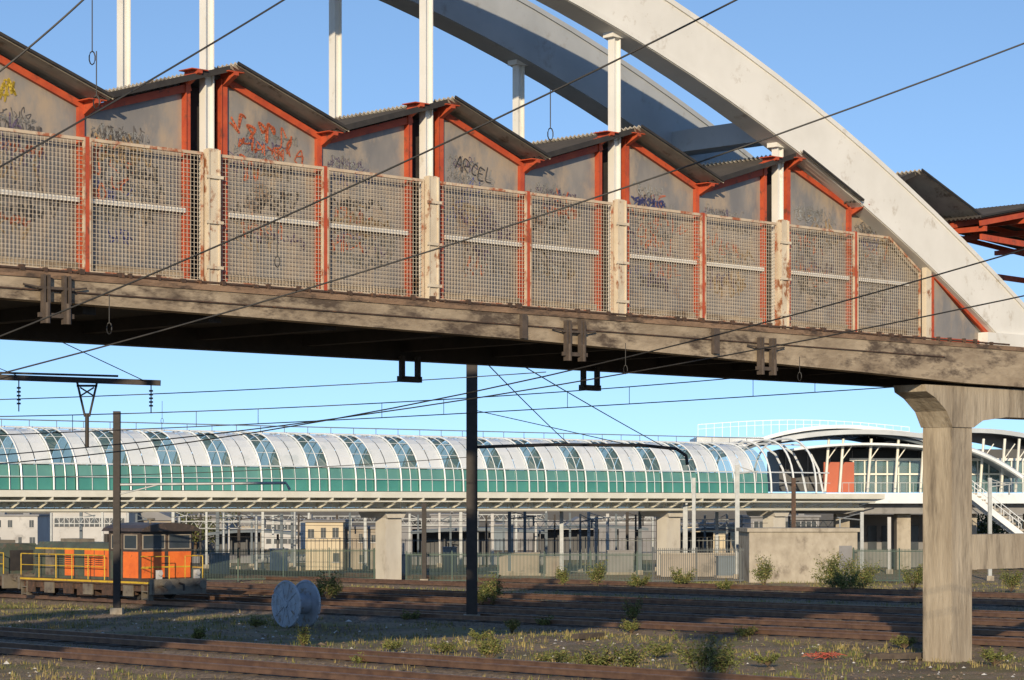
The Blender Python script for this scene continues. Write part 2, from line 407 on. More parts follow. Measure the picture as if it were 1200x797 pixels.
for i,p in enumerate(peaks):
    nx=peaks[i+1] if i+1<len(peaks) else 28.6
    v=p+(nx-p)*.475
    roofpiece(p,13.0,v+.12,11.98)
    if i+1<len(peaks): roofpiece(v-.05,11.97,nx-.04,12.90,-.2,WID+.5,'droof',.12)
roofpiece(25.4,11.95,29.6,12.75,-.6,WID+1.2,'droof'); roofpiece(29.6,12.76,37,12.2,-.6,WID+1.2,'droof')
def rz_(s): return 11.85+.8*(s-25.4)/4.2 if s<29.6 else 12.65-.55*(s-29.6)/7.4
for i in range(7):
    t=-.5+i*.95; b=MB(); b.bar((25.5,t,rz_(25.5)-.06),(29.6,t,rz_(29.6)-.06),.07,.14); b.bar((29.6,t,rz_(29.6)-.06),(36.9,t,rz_(36.9)-.06),.07,.14); b.out('red_rafter',M['red'],FB)
for s in (25.7,27.6,29.6,31.8,34.5):
    b=MB(); z=rz_(s)-.14; b.box(s-.05,s+.05,-.55,WID+1.1,z-.16,z-.02)
    if s in (29.6,34.5): b.box(s-.07,s+.07,WID-.2,WID-.06,8.5,z-.16)
    b.out('red_portal',M['red'],FB)
b=MB(); b.bar((25.6,-.45,11.45),(36,-.45,11.2),.08,.16); b.out('red_purlin',M['red'],FB)
b=MB(); b.bar((25.6,WID,11.3),(36,WID,11.1),.08,.16); b.out('red_purlin',M['red'],FB)
b=MB(); b.prism([(23.95,8.6),(26.5,8.6),(23.95,10.25)],-.08,-.06); b.out('glazing',M['glaze'],FB)
b=MB(); b.box(23.85,23.95,-.12,-.02,8.58,10.40); b.bar((23.9,-.07,10.35),(26.9,-.07,8.6),.1,.10); b.bar((23.9,-.07,8.63),(26.9,-.07,8.63),.1,.1); b.out('red_frame',M['red'],FB)
b=MB(); b.box(23.5,23.72,-.2,-.05,8.57,10.5); b.out('parapet_post',M['cream'],FB)
b=MB(); b.box(26.0,36,-.40,.5,8.561,8.9); b.out('arch_springing',M['white'],FB)
b=MB(); s=25.15
b.box(s-.46,s+.46,-.15,.80,-.3,6.30)
b.out('pier',M['pier'],FB,label='square concrete pier')
b=MB(); b.prism([(s-.48,6.30),(s+.48,6.30),(s+.9,6.5),(s+2,6.62),(s+11,6.66),(s+11,7.40),(s-1.7,7.40),(s-1.65,7.22),(s-1.25,7.06),(s-.75,6.72)],-.2,.85); b.out('crosshead',M['pier'],FB)
b=MB(); b.box(s+.46,s+11,-.05,.7,2.45,3.4); b.out('cross_beam',M['pier'],FB)
b=MB(); b.box(s+10,s+10.9,-.12,.78,-.3,2.45); b.out('pier',M['pier'],FB)
b=MB(); b.box(s+10,s+10.9,-.12,.78,3.4,6.66); b.out('pier',M['pier'],FB)
b=MB(); b.box(30.25,30.85,WID-.35,WID+.3,-.3,7.3); b.out('pier',M['pier'],FB)
b=MB(); b.bar((26.5,1.2,7.3),(30.6,WID,7.3),.8,.5); b.out('skew_beam',M['pier'],FB)
for ta,tb in ((-.2,.8),(WID-.5,WID+.4)):
    b=MB(); b.box(-34,-33,ta,tb,-.3,8.0); b.out('pier',M['pier'],FB)

# ================================================================ TUBE FOOTBRIDGE
VX,VY=.761,.649
TB=empty('covered_walkway',(-6.45,133.6,0),math.atan2(VY,VX),label='long white ribbed tubular glazed walkway on concrete piers',category='walkway')
def sec(th,off=0): 
    a=math.radians(th); c=math.cos(a); si=math.sin(a)
    e=.8
    return (2.3-(2.3+off)*math.copysign(abs(c)**e,c), 4.95+(3.0+off)*abs(si)**.85)
def skin(b,x0,x1,t0,t1,n,off=0,slant=0):
    for i in range(n):
        a=t0+(t1-t0)*i/n; c=t0+(t1-t0)*(i+1)/n
        y0,z0=sec(a,off); y1,z1=sec(c,off)
        s0_=-slant*(a-20)/90; s1_=-slant*(c-20)/90
        b.face([(x0+s0_,y0,z0),(x1+s0_,y0,z0),(x1+s1_,y1,z1),(x0+s1_,y1,z1)])
PER=3.05; SB0=-37.8; NB=22
for i in range(NB):
    x=SB0+PER*i; SL=.45
    for (a,c) in ((x+.04,x+.86),(x+.91,x+1.74)):
        b=MB(); skin(b,a,c,21,165,12,.02,SL)
        b.out('roof_panel',M['twhite'],TB,smooth=True)
    b=MB(); skin(b,x+1.76,x+PER+.0,21,165,10,-.02,SL); b.out('roof_glass',M['tglass'],TB,smooth=True)
    for nm_,mt_,ra,rb_ in (('side_glass','tside',9,20.5),('side_glass','tside',159.5,171),('green_glass','tgreen',0,9),('green_glass','tgreen',171,180)):
        b=MB(); skin(b,x,x+PER-.04,ra,rb_,3,-.03); b.out(nm_,M[mt_],TB,smooth=True)
    for dx,r in ((0,.05),(1.76,.05),(2.4,.025)):
        b=MB(); b.tube([(x+dx-SL*max(0,t-20)/90,*sec(t,.08)) for t in range(0,181,9)],r,5); b.out('rib',M['twhite'],TB)
    for dx in (.88,):
        b=MB(); b.tube([(x+dx,*sec(t,.03)) for t in range(0,23,4)],.020,4); b.out('mullion',M['twhite'],TB)
    b=MB()
    for th in (38,58,85,120):
        y,z=sec(th,.0); o_=-SL*(th-20)/90; b.tube([(x+1.76+o_,y,z),(x+PER+o_,y,z)],.018,4)
    b.out('glazing_bar',M['twhite'],TB,kind='stuff')
    for dx in (0,1.52):
        b=MB(); b.prismx([(-.38,4.60),(-.38,4.46),(.75,4.0),(1.05,4.0),(1.05,4.60)],x+dx-.04,x+dx+.04); b.out('deck_bracket',M['tframe'],TB)
for xx in range(1,4):
    x=SB0+PER*NB+(xx-1)*1.9; 
    b=MB(); b.tube([(x,*sec(t,.10+xx*.12)) for t in range(0,181,9)],.07,5); b.out('rib',M['twhite'],TB)
L0,L1=SB0,SB0+PER*NB+5.5
for th,r in ((20.7,.045),(9,.02),(90,.05)):
    y,z=sec(th,.09); b=MB(); b.tube([(L0,y,z),(L1,y,z)],r,5); b.out('purlin',M['twhite'],TB)
b=MB(); b.tube([(L0,1.9,8.38),(L1-4,1.9,8.38)],.03,5)
x=L0
while x<L1-4:
    b.tube([(x,1.9,8.02),(x,1.9,8.38)],.018,4); x+=PER/2
b.out('crown_rail',M['galv'],TB)
b=MB(); b.box(L0,L1+6,-.40,4.95,4.60,4.92); b.out('deck',M['tframe'],TB)
b=MB(); b.box(L0,L1,.3,4.3,4.925,4.95); b.out('floor',M['bgrey'],TB)
b=MB(); b.tube([(L0,-.30,4.40),(L1+4,-.30,4.40)],.045,6); b.tube([(L0,.72,3.96),(L1+4,.72,3.96)],.12,8)
x=L0
while x<L1+3: b.tube([(x,-.28,4.40),(x+PER/4,.70,4.0),(x+PER/2,-.28,4.40)],.028,4); x+=PER/2
b.out('lower_chord',M['tframe'],TB)
b=MB(); b.box(L0,L1+4,1.06,3.4,4.08,4.60); b.out('girder',M['tframe'],TB)
for s in (-24.8,1.0,22.3,31.5):
    b=MB(); b.box(s-.55,s+.55,1.2,2.1,-.2,3.5); b.prism([(s-.55,3.5),(s+.55,3.5),(s+.75,3.82),(s-.75,3.82)],1.0,3.4); b.box(s-.5,s+.5,1.1,3.2,3.82,4.08); b.out('pier',M['tpier'],TB)

# ================================================================ STATION
ST=empty('railway_station',(23.0,160.0,0),math.radians(0),label='modern station with curved metal roofs over a raised concourse',category='station')
def arcroof(x0,x1,zb,rise,y0,y1,th,mat,name,n=18,tilt=0):
    b=MB(); lo=[];hi=[]
    for i in range(n+1):
        q=i/n; x=x0+(x1-x0)*q; z=zb+rise*(1-(2*q-1)**2)+tilt*q
        lo.append((x,z)); hi.append((x,z+th))
    b.prism(lo+hi[::-1],y0,y1); return b.out(name,mat,ST)
def sx(px,d=160): return (px-600)/F*d-23.0
def szz(py,d=160): return EYE+(HY-py)/F*d
arcroof(sx(862),sx(1100),szz(528),1.30,0,14,.24,M['twhite'],'curved_roof',tilt=.25)
arcroof(sx(862),sx(1100),szz(528)-.25,1.30,.3,14,.2,M['bluegrey'],'roof_soffit',tilt=.25)
arcroof(sx(915),sx(1095),szz(518),.45,-.5,14,.30,M['zinc'],'curved_roof',tilt=.1)
arcroof(sx(930),sx(1092),szz(528),.30,-.3,14,.14,M['twhite'],'curved_roof',tilt=.1)
arcroof(sx(1040),sx(1260),szz(524),1.0,4,20,.3,M['zinc'],'curved_roof',tilt=.1)
b=MB()
pts=[]
for i in range(15):
    q=i/14; pts.append((sx(1085+110*q),-1,szz(518+ 38*q*q+4*q)))
b.tube(pts,.16,6); b.out('arch_edge',M['twhite'],ST)
b=MB()
for i in range(14):
    (x0,_,z0),(x1,_,z1)=pts[i],pts[i+1]; b.face([(x0,-1,z0),(x1,-1,z1),(x1,10,z1),(x0,10,z0)])
b.out('curved_roof',M['zinc'],ST)
b=MB()
for i in range(27):
    x=sx(822+i*9.7); z=szz(504-7*math.sin(math.pi*i/26)+3*i/26); b.tube([(x,3,z-.5),(x,3,z+.45)],.025,4)
    if i: b.tube([(px_,3,pz+.45),(x,3,z+.45)],.03,4); b.tube([(px_,3,pz+.15),(x,3,z+.15)],.02,4)
    px_,pz=x,z
b.out('roof_railing',M['twhite'],ST)
b=MB(); b.box(sx(820),sx(900),2.5,9,szz(518),szz(511)); b.out('plant_roof',M['zinc'],ST)
b=MB(); b.box(sx(925),sx(1270),6,14,szz(575),szz(524)); b.out('upper_wall',M['bdark'],ST)
b=MB(); b.box(sx(970),sx(1006),2,2.4,szz(577),szz(541)); b.out('terracotta_wall',M['termred'],ST)
b=MB(); b.box(sx(1006),sx(1300),3.2,3.3,szz(577),szz(538)); b.out('glass_screen',M['tglass'],ST)
b=MB(); b.box(sx(1030),sx(1078),3.6,4,szz(577),szz(545)); b.out('terracotta_wall',M['termred'],ST)
for i in range(20):
    b=MB(); x=sx(1007+i*13.5); b.box(x,x+.09,3.1,3.19,szz(577),szz(536)); b.out('mullion',M['tframe'],ST)
for za,zb_ in ((556,554),(539,536)):
    b=MB(); b.box(sx(1003),sx(1300),3.0,3.09,szz(za),szz(zb_)); b.out('transom',M['tframe'],ST)
for i in range(12):
    b=MB(); x=sx(932+i*27); b.box(x,x+.05,5.8,5.95,szz(572),szz(526)); b.out('mullion',M['bgrey'],ST)
for x in (968,985,1018,1050,1080,1100,1125,1150,1175,1192):
    b=MB(); xx=sx(x); b.tube([(xx,.5,szz(577)),(xx+.25,.5,szz(514))],.09,6); b.tube([(xx+.12,.5,szz(540)),(xx+.9,.5,szz(520))],.04,5); b.out('column',M['tframe'],ST)
for x in (914,936,956):
    b=MB(); xx=sx(x); b.tube([(xx+.6,1,szz(577)),(xx+.3,1,szz(550)),(xx-.2,1,szz(532)),(xx-.9,1,szz(521+ (954-x)*.05))],.07,5); b.out('rib',M['twhite'],ST)
b=MB(); b.box(sx(880),sx(1290),-1,14,szz(590),szz(578)); b.out('concourse_deck',M['twhite'],ST)
b=MB(); b.box(sx(905),sx(1290),0,12,szz(602),szz(590)-.01); b.out('deck_beam',M['bgrey'],ST)
b=MB()
for i in range(40):
    x=sx(985+i*7.5); b.tube([(x,-.9,szz(578)),(x,-.9,szz(566))],.02,4)
b.tube([(sx(985),-.9,szz(566)),(sx(1290),-.9,szz(566))],.03,4)
b.out('railing',M['galv'],ST)
for x in (912,990,1062,1140,1215):
    b=MB(); xx=sx(x); b.box(xx-.45,xx+.45,1,2.2,0,szz(602)); b.out('pier',M['concrete'],ST)
b=MB(); b.box(sx(1010),sx(1120),7,11,0,szz(604)); b.out('lower_wall',M['bgrey'],ST)
for i in range(6):
    b=MB(); x=sx(1018+i*17); b.box(x,x+.6,6.9,6.98,1.2,2.8); b.out('window',M['cglass'],ST)
b=MB()
for i in range(16):
    q=i/15; x=sx(1120+75*q,155); z=szz(566+58*q,155)
    b.box(x,x+.35,-6,-4.2,z-.12,z)
b.out('stair_treads',M['concrete'],ST,kind='stuff')
for y in (-6.05,-4.1):
    b=MB()
    b.bar((sx(1118,155),y,szz(568,155)),(sx(1200,155),y,szz(632,155)),.08,.35)
    b.tube([(sx(1118,155),y,szz(550,155)),(sx(1200,155),y,szz(614,155))],.03,5)
    for i in range(9): 
        q=i/8; x=sx(1118+82*q,155); b.tube([(x,y,szz(568+64*q,155)),(x,y,szz(550+64*q,155))],.025,4)
    b.out('stair_stringer',M['twhite'],ST)

# ================================================================ BUILDINGS
def building(lab,x0,x1,top,d,depth,wall,rows,colsn,style='punched',cat='building',roofm='bgrey',rz=0,name='building'):
    a=img_pt(x0,top,d); w=(x1-x0)/F*d; H=a.z
    E=empty(name,(a.x,d,0),rz,label=lab,category=cat)
    b=MB(); b.box(0,w,0,depth,0,H); b.out('wall',M[wall],E)
    if style=='gable':
        b=MB(); b.prism([(-.2,H+.003),(w+.2,H+.003),(w/2,H+.9)],-.2,depth+.2); b.out('roof',M[roofm],E)
    else:
        b=MB(); b.box(-.15,w+.15,-.15,depth+.15,H+.003,H+.16)
        for _ in range(3):
            q=R.random()*.85; b.box(w*q,w*q+w*R.uniform(.03,.09),1,2,H+.16,H+R.uniform(.25,.5))
        b.out('roof',M[roofm],E)
    fh=H/rows
    if style=='strip':
        for r in range(rows):
            z=fh*r+fh*.4; b=MB(); b.box(w*.04,w*.96,-.03,0,z,z+fh*.35); b.out('window',M['cglass'],E)
            b=MB()
            for c in range(colsn*2+1):
                xx=w*.04+w*.92*c/(colsn*2); b.box(xx-.03,xx+.03,-.06,-.031,z,z+fh*.35)
            b.out('mullion',M['bwhite'],E,kind='stuff')
        return E
    if style=='siding':
        b=MB()
        for c in range(colsn*4+1):
            xx=w*c/(colsn*4); b.box(xx-.04,xx+.04,-.05,0,0,H)
        b.out('standing_seams',M[wall],E,kind='stuff')
        for c in range(2):
            xx=w*(.2+.45*c); b=MB(); b.box(xx,xx+2.6,-.09,-.051,0,2.8); b.out('roller_door',M['bgrey'],E)
        return E
    for r in range(rows):
        for c in range(colsn):
            if R.random()<.2: continue
            cw=w/colsn; xx=cw*c+cw*R.uniform(.15,.35); zz=fh*r+fh*.35; ww=cw*R.choice((.3,.4,.5)); hh=fh*R.choice((.36,.42,.42))
            bb=MB(); bb.m=0; bb.box(xx,xx+ww,-.02,.0,zz,zz+hh)
            bb.m=1; bb.box(xx-.05,xx+ww+.05,-.06,-.0,zz-.07,zz-.005); bb.box(xx+ww*.48,xx+ww*.52,-.04,-.021,zz,zz+hh)
            bb.out('window',[M['cglass'],M['bwhite']],E)
    return E
building('long pale low office block beyond the tracks',60,150,600,185,12,'bwhite',2,7,'strip')
building('tan workshop beyond the tracks',150,205,610,190,12,'btan',1,4,'gable')
building('grey rendered depot with flat roof',205,262,606,200,12,'bgrey',2,5)
building('small cream yellow two storey railway building with windows',358,402,612,160,8,'bcream',2,3)
building('tan low annexe with a row of windows',402,446,620,162,8,'btan',2,3)
building('tall grey slab block far off',505,548,604,260,12,'bgrey',3,5)
building('wide low blue grey metal shed behind the tracks',575,660,616,230,16,'bblue',1,6,'siding')
building('pale shed with gabled roof',660,700,618,220,16,'bwhite',1,3,'gable')
building('grey metal shed with flat roof',700,775,609,210,14,'bgrey',1,6,'siding')
building('long cream depot wall with windows',800,870,616,185,10,'bcream',1,6)
building('low tan office behind the yard',262,310,616,240,12,'btan',1,4,'gable')
building('pale office behind the yard',310,352,611,235,12,'bwhite',2,3,'strip')
building('grey workshop with blue siding',452,500,620,200,12,'bblue',1,4,'siding')
building('grey distant block behind the yard',880,960,606,220,12,'bgrey',2,6,'strip')
building('pale block beside the station stairs',1130,1260,604,200,14,'bgrey',2,8,'strip')
building('distant pale block with flat roof',-60,44,605,230,10,'bwhite',2,8)
a=gpt(878,683); HUT=empty('concrete_hut',(a.x,a.y,0),math.radians(3),label='windowless beige concrete hut with flat roof by the tracks',category='hut')
b=MB(); b.box(0,5.9,0,4,0,2.75); b.out('wall',M['concrete'],HUT)
b=MB(); b.box(-.12,6.02,-.12,4.1,2.753,2.95); b.out('roof',M['concrete'],HUT)
b=MB(); b.box(4.9,5.6,-.04,-.005,.0,2.0); b.out('door',M['bgrey'],HUT)
a=gpt(775,676); WL=empty('yard_wall',(a.x,a.y,0),.1,label='low beige rendered boundary wall',category='wall')
b=MB(); b.box(0,4.4,0,.3,0,1.3); b.out('wall_body',M['btan'],WL); b=MB(); b.box(-.05,4.45,-.05,.35,1.303,1.4); b.out('coping',M['concrete'],WL)
for (x0,x1,y,d) in ((480,640,626,175),(620,760,622,190),(240,350,628,180),(790,880,626,172),(1000,1100,628,180)):
    a=img_pt(x0,y,d); w=(x1-x0)/F*d
    E=empty('platform_canopy',(a.x,d,0),0,label='dark blue grey steel platform canopy on slim columns',category='canopy',group='platform canopies beyond the tracks')
    n=9; lo=[(w*i/n,a.z+.25*math.sin(math.pi*i/n)) for i in range(n+1)]; hi=[(x,z+.2) for x,z in lo]
    b=MB(); b.prism(lo+hi[::-1],0,4); b.out('roof',M['bluegrey'],E)
    for i in range(6):
        b=MB(); b.tube([(w*(i+.5)/6,2,0),(w*(i+.5)/6,2,a.z+.1)],.09,6); b.out('column',M['bdark'],E)
    b=MB(); b.box(-1,w+1,-1,4,0,.55); b.out('platform',M['bgrey'],E)
    b=MB(); b.box(w*.1,w*.55,2.6,2.9,.56,2.3); b.out('shelter_screen',M['bdark'],E)
for (x0,x1,y,d) in ((262,345,604,168),(455,560,608,176),(600,700,611,160),(690,765,606,196),(775,868,609,165),(60,150,606,172),(925,1005,610,170),(345,455,605,190),(560,640,603,200),(210,300,611,155)):
    a=img_pt(x0,y,d); w=(x1-x0)/F*d
    E=empty('signal_gantry',(a.x,d,0),R.uniform(-.15,.15),label='slim lattice steel portal gantry over the tracks',category='gantry',group='portal gantries beyond the tracks')
    b=MB(); b.tube([(0,0,a.z),(w,0,a.z)],.045,4); b.tube([(0,0,a.z-.45),(w,0,a.z-.45)],.045,4)
    n=int(w/.6)
    for i in range(n): b.tube([(w*i/n,0,a.z-.45),(w*(i+.5)/n,0,a.z)],.02,4); b.tube([(w*(i+.5)/n,0,a.z),(w*(i+1)/n,0,a.z-.45)],.02,4)
    b.out('truss',M['galv'],E)
    for xx in (0,w): b=MB(); b.tube([(xx,0,0),(xx,0,a.z+.3)],.1,6); b.out('leg',M['galv'],E)
for (x,y,w_,h_,m_) in ((318,673,1.0,1.5,'bwhite'),(455,674,1.4,1.2,'bgrey'),(520,673,.8,1.6,'bblue'),(585,674,2.4,1.3,'btan'),(640,675,1.0,1.1,'btan'),(712,673,1.6,1.4,'bgrey'),(245,675,1.2,1.3,'bgrey'),(842,677,1.0,1.2,'bblue')):
    p=gpt(x,y); E=empty('equipment_cabinet',p,R.uniform(-.3,.3),label='lineside metal equipment cabinet behind the fence',category='cabinet',group='lineside cabinets')
    b=MB(); b.box(0,w_,0,.7,.12,h_); b.box(-.04,w_+.04,-.04,.74,h_,h_+.06); b.out('housing',M[m_],E)
    b=MB(); b.box(.06,w_/2-.02,-.02,0,.2,h_-.08); b.out('door',M[m_],E); b=MB(); b.box(w_/2+.02,w_-.06,-.02,0,.2,h_-.08); b.out('door',M[m_],E)
    b=MB(); b.box(-.1,w_+.1,-.1,.8,-.05,.118); b.out('plinth',M['concrete'],E)

def fence(p,q,h,pitch,lab,mat,name='metal_fence'):
    L=(q-p).length; E=empty(name,p,math.atan2(q.y-p.y,q.x-p.x),label=lab,category='fence')
    b=MB(); x=0
    while x<L:
        b.box(x-.03,x+.03,-.03,.03,0,h+R.uniform(-.03,.05)); x+=2.5
    b.out('post',M[mat],E,kind='stuff')
    b=MB(); x=0
    while x<L:
        b.box(x-.013,x+.013,-.012,.012,.1,h-.05); x+=pitch
    b.box(0,L,-.02,.02,.12,.17); b.box(0,L,-.02,.02,h-.2,h-.15)
    b.out('bars',M[mat],E,kind='stuff')
fence(gpt(225,682),gpt(440,681),1.85,.085,'dark green railing fence along the far side of the yard','fence')
fence(gpt(476,683),gpt(765,684),1.7,.075,'dark green panel fence along the far side of the yard','fence')
fence(gpt(765,684),gpt(872,683),1.95,.11,'grey railing fence beside the concrete hut','fencel')
fence(gpt(1000,683),gpt(1090,684),1.9,.075,'green panel fence beside the station','fence')
fence(gpt(-60,676),gpt(240,674),1.7,.2,'grey railing fence behind the locomotives','fencel')
fence(gpt(350,673),gpt(900,672),2.2,.25,'grey railing fence beyond the yard','fencel')

def mast(x,top,base,w,mat,arm=0,armz=None,lab='slender steel catenary mast in the rail yard'):
    p=gpt(x,base); d=p.y; T=img_pt(x,top,d).z
    E=empty('catenary_mast',p,0,label=lab,category='mast',group='overhead line masts')
    b=MB(); hw=w/2
    b.box(-hw,hw,-hw,-hw+.03,0,T); b.box(-hw,hw,hw-.03,hw,0,T); b.box(-.02,.02,-hw+.03,hw-.03,0,T)
    b.out('post',M[mat],E)
    b=MB(); b.box(-hw-.1,hw+.1,-hw-.1,hw+.1,-.1,.25); b.out('footing',M['concrete'],E)
    if arm:
        z=T-.5 if armz is None else armz
        b=MB(); b.tube([(0,0,z),(arm,0,z+.15)],.04,5); b.tube([(0,0,z+.9 if z+.9<T else T-.05),(arm*.8,0,z+.12)],.025,5); b.tube([(arm*.9,0,z+.1),(arm*.9,0,z-.45)],.05,6); b.out('bracket_arm',M[mat],E)
    return E
for x,top,base,w,mat,arm in [(255,598,672,.2,'bluegrey',1.5),(308,560,671,.16,'galv',-1.5),(497,590,684,.24,'mast',0),(597,598,674,.2,'bluegrey',1.6),(658,582,676,.22,'galv',0),
     (803,545,674,.26,'galv',0),(813,560,675,.2,'galv',0),(864,545,678,.24,'galv',1.2),(750,596,673,.2,'bluegrey',0),(930,560,681,.22,'rust',0),(1010,600,672,.2,'galv',-1.5),
     (615,598,672,.18,'bluegrey',0),(690,600,668,.2,'galv',1.4),(280,600,668,.18,'mast',1.2),(330,602,667,.18,'bluegrey',-1.2),(540,600,666,.2,'galv',1.2),(577,602,666,.2,'bwhite',0),
     (640,601,665,.2,'bluegrey',-1.3),(712,602,666,.2,'bwhite',0),(735,600,664,.2,'mast',1.2),(840,600,670,.2,'galv',0),(428,600,668,.18,'galv',-1),(203,598,664,.2,'galv',1),(95,598,662,.2,'bluegrey',1),(1042,606,672,.2,'bwhite',0),(1160,560,680,.2,'galv',1.2),
     (242,600,666,.14,'galv',0),(268,603,664,.14,'bwhite',.9),(295,601,665,.14,'bluegrey',0),(320,604,663,.14,'galv',.9),(342,600,664,.14,'bluegrey',0),(362,601,666,.14,'galv',0),(395,603,667,.14,'mast',0),(480,602,665,.14,'galv',.9),(515,601,664,.14,'bwhite',0),
     (528,604,663,.14,'bluegrey',-.9),(558,603,664,.14,'mast',0),(605,602,662,.14,'galv',0),(628,604,663,.14,'bwhite',.9),(668,601,664,.14,'bluegrey',0),(700,603,662,.14,'mast',0),(722,602,663,.14,'bluegrey',.9),(782,601,664,.14,'galv',0),(826,603,664,.14,'bluegrey',0),(852,602,665,.14,'galv',-.9),(120,600,664,.14,'galv',0),(160,602,663,.14,'bluegrey',.9),
     (235,603,669,.12,'mast',0),(300,603,670,.12,'bluegrey',0),(350,602,668,.12,'mast',.8),(410,601,670,.12,'bluegrey',0),(490,603,668,.12,'bluegrey',0),(570,604,669,.12,'mast',0),(590,603,664,.12,'bluegrey',-.8),(650,603,667,.12,'mast',0),(680,602,670,.12,'bluegrey',.8),(745,603,667,.12,'mast',0),(770,602,669,.12,'bluegrey',0)]:
    mast(x,top,base,w,mat,arm)
E=mast(553,300,728,.40,'mast',0,lab='tall steel catenary mast with painted shade standing behind the footbridge')  # dark brown stands for the footbridge's shadow on this mast
d=gpt(553,728).y
b=MB(); k=d/F
b.tube([(0.1,0,EYE+(HY-524)*k),(3,0,EYE+(HY-521)*k),(6.2,0,EYE+(HY-522)*k),(7.4,0,EYE+(HY-526)*k),(7.75,0,EYE+(HY-534)*k),(7.8,0,EYE+(HY-545)*k)],.06,6); b.tube([(0,0,EYE+(HY-480)*k),(5.5,0,EYE+(HY-520)*k)],.02,4); b.out('registration_arm',M['mast'],E)
E=mast(137,482,720,.26,'mast',0,lab='dark steel catenary mast with a horizontal arm beside a locomotive')
d=gpt(137,720).y; k=d/F
b=MB(); b.tube([(0,0,EYE+(HY-568)*k),(6.5,0,EYE+(HY-566)*k),(6.65,0,EYE+(HY-574)*k)],.055,6); b.tube([(0,0,EYE+(HY-580)*k),(1.6,0,EYE+(HY-568)*k)],.03,5); b.out('bracket_arm',M['galv'],E)
d=72; k=d/F
o=img_pt(0,440,d); BO=empty('gantry_boom',(img_pt(-60,440,d).x,d,o.z),0,label='dark lattice gantry boom with hanging insulators',category='gantry')
b=MB(); L=248*k; b.bar((0,0,0),(L,0,-.22),.14,.16); b.bar((0,0,.12),(L*.8,0,-.02),.08,.06); b.out('boom',M['mast'],BO)
def insul(x,z0,z1,r,name='insulator'):
    b=MB(); b.tube([(x,0,z0),(x,0,z1)],.018,5)
    n=5
    for i in range(n):
        z=z0+(z1-z0)*(.25+.6*i/n); b.tube([(x,0,z),(x,0,z-.05)],r,8)
    b.out(name,M['mast'],BO)
insul((82)*k,-.1,-1.05,.06); insul(237*k,-.2,-1.1,.06); 
b=MB(); x=162*k
b.tube([(x-.3,0,-.15),(x-.06,0,-1.2)],.035,5); b.tube([(x+.3,0,-.15),(x+.06,0,-1.2)],.035,5); b.tube([(x-.3,0,-.3),(x+.3,0,-.3)],.035,5); b.tube([(x-.2,0,-.6),(x+.2,0,-.35)],.025,5);b.tube([(x+.2,0,-.6),(x-.2,0,-.35)],.025,5)
b.tube([(x,0,-1.1),(x,0,-2.1)],.06,8); b.out('drop_bracket',M['mast'],BO)
b=MB(); b.tube([(-9,0,-o.z),(-9,0,.6)],.18,6); b.bar((-9,0,0),(0,0,0),.14,.16); b.out('support_post',M['mast'],BO)

# ================================================================ WIRES
def wire(x1,y1,d1,x2,y2,d2,sag=.2,r=.014,lab='thin dark overhead wire crossing the yard'):
    p=img_pt(x1,y1,d1); q=img_pt(x2,y2,d2); n=16; pts=[]
    for i in range(n+1):
        t=i/n; v=p.lerp(q,t); v.z-=sag*4*t*(1-t); pts.append(v)
    b=MB(); b.tube(pts,r,5); b.out('overhead_wire',M['wire'],None,label=lab,category='wire',group='overhead wires above the yard'); return pts
wire(-60,128,28,110,-12,28,.05,.013)
wire(-80,240,30,400,-42,32,.05,.013)
wire(-150,452,34,940,-40,30,.22,.013)
wire(-150,475,38,1300,12,34,.35,.013)
wire(-100,550,60,1300,262,40,.75,.014)
wire(-100,540,62,1300,325,44,.5,.014)
wire(-60,470,78,640,436,78,.1,.016); 
wa=wire(-60,489,74,1100,420,74,.35,.016)
wb=wire(-60,512,74,1100,450,74,.12,.016)
for i in (2,4,5,7,8,10,11,13,14):
    b=MB(); b.tube([wa[i],wb[i]],.012,4)
    b.out('dropper_wire',M['wire'],None,label='short vertical dropper wire between two overhead wires',category='wire',group='dropper wires')
wire(560,415,80,668,522,110,.05,.02); wire(590,415,80,790,530,110,.05,.02); wire(60,395,70,175,449,72,0,.014); wire(-30,420,70,20,440,72,0,.012)
wire(-60,560,100,560,535,100,.2,.015)
for y in (606,612,619,627): wire(200,y,150,900,y+1,150,.25,.013)
def clamp(x,y0,y1,d):
    p=img_pt(x,y0,d); q=img_pt(x,y1,d); b=MB(); b.tube([p,q],.007,5)
    m=q.copy()
    pts=[m+Vector((.035*math.sin(a),0,-.08+.08*math.cos(a))) for a in [i*math.pi/5 for i in range(11)]]
    b.tube(pts,.008,5); b.out('wire_clamp',M['wire'],None,label='thin hanging wire loop on an overhead line',category='wire',group='hanging wire clamps')
clamp(108,0,60,29); clamp(113,60,112,29); clamp(645,105,150,32); clamp(128,345,378,34); clamp(325,262,300,35); clamp(937,418,436,45); clamp(733,402,428,45); clamp(190,470,490,72)

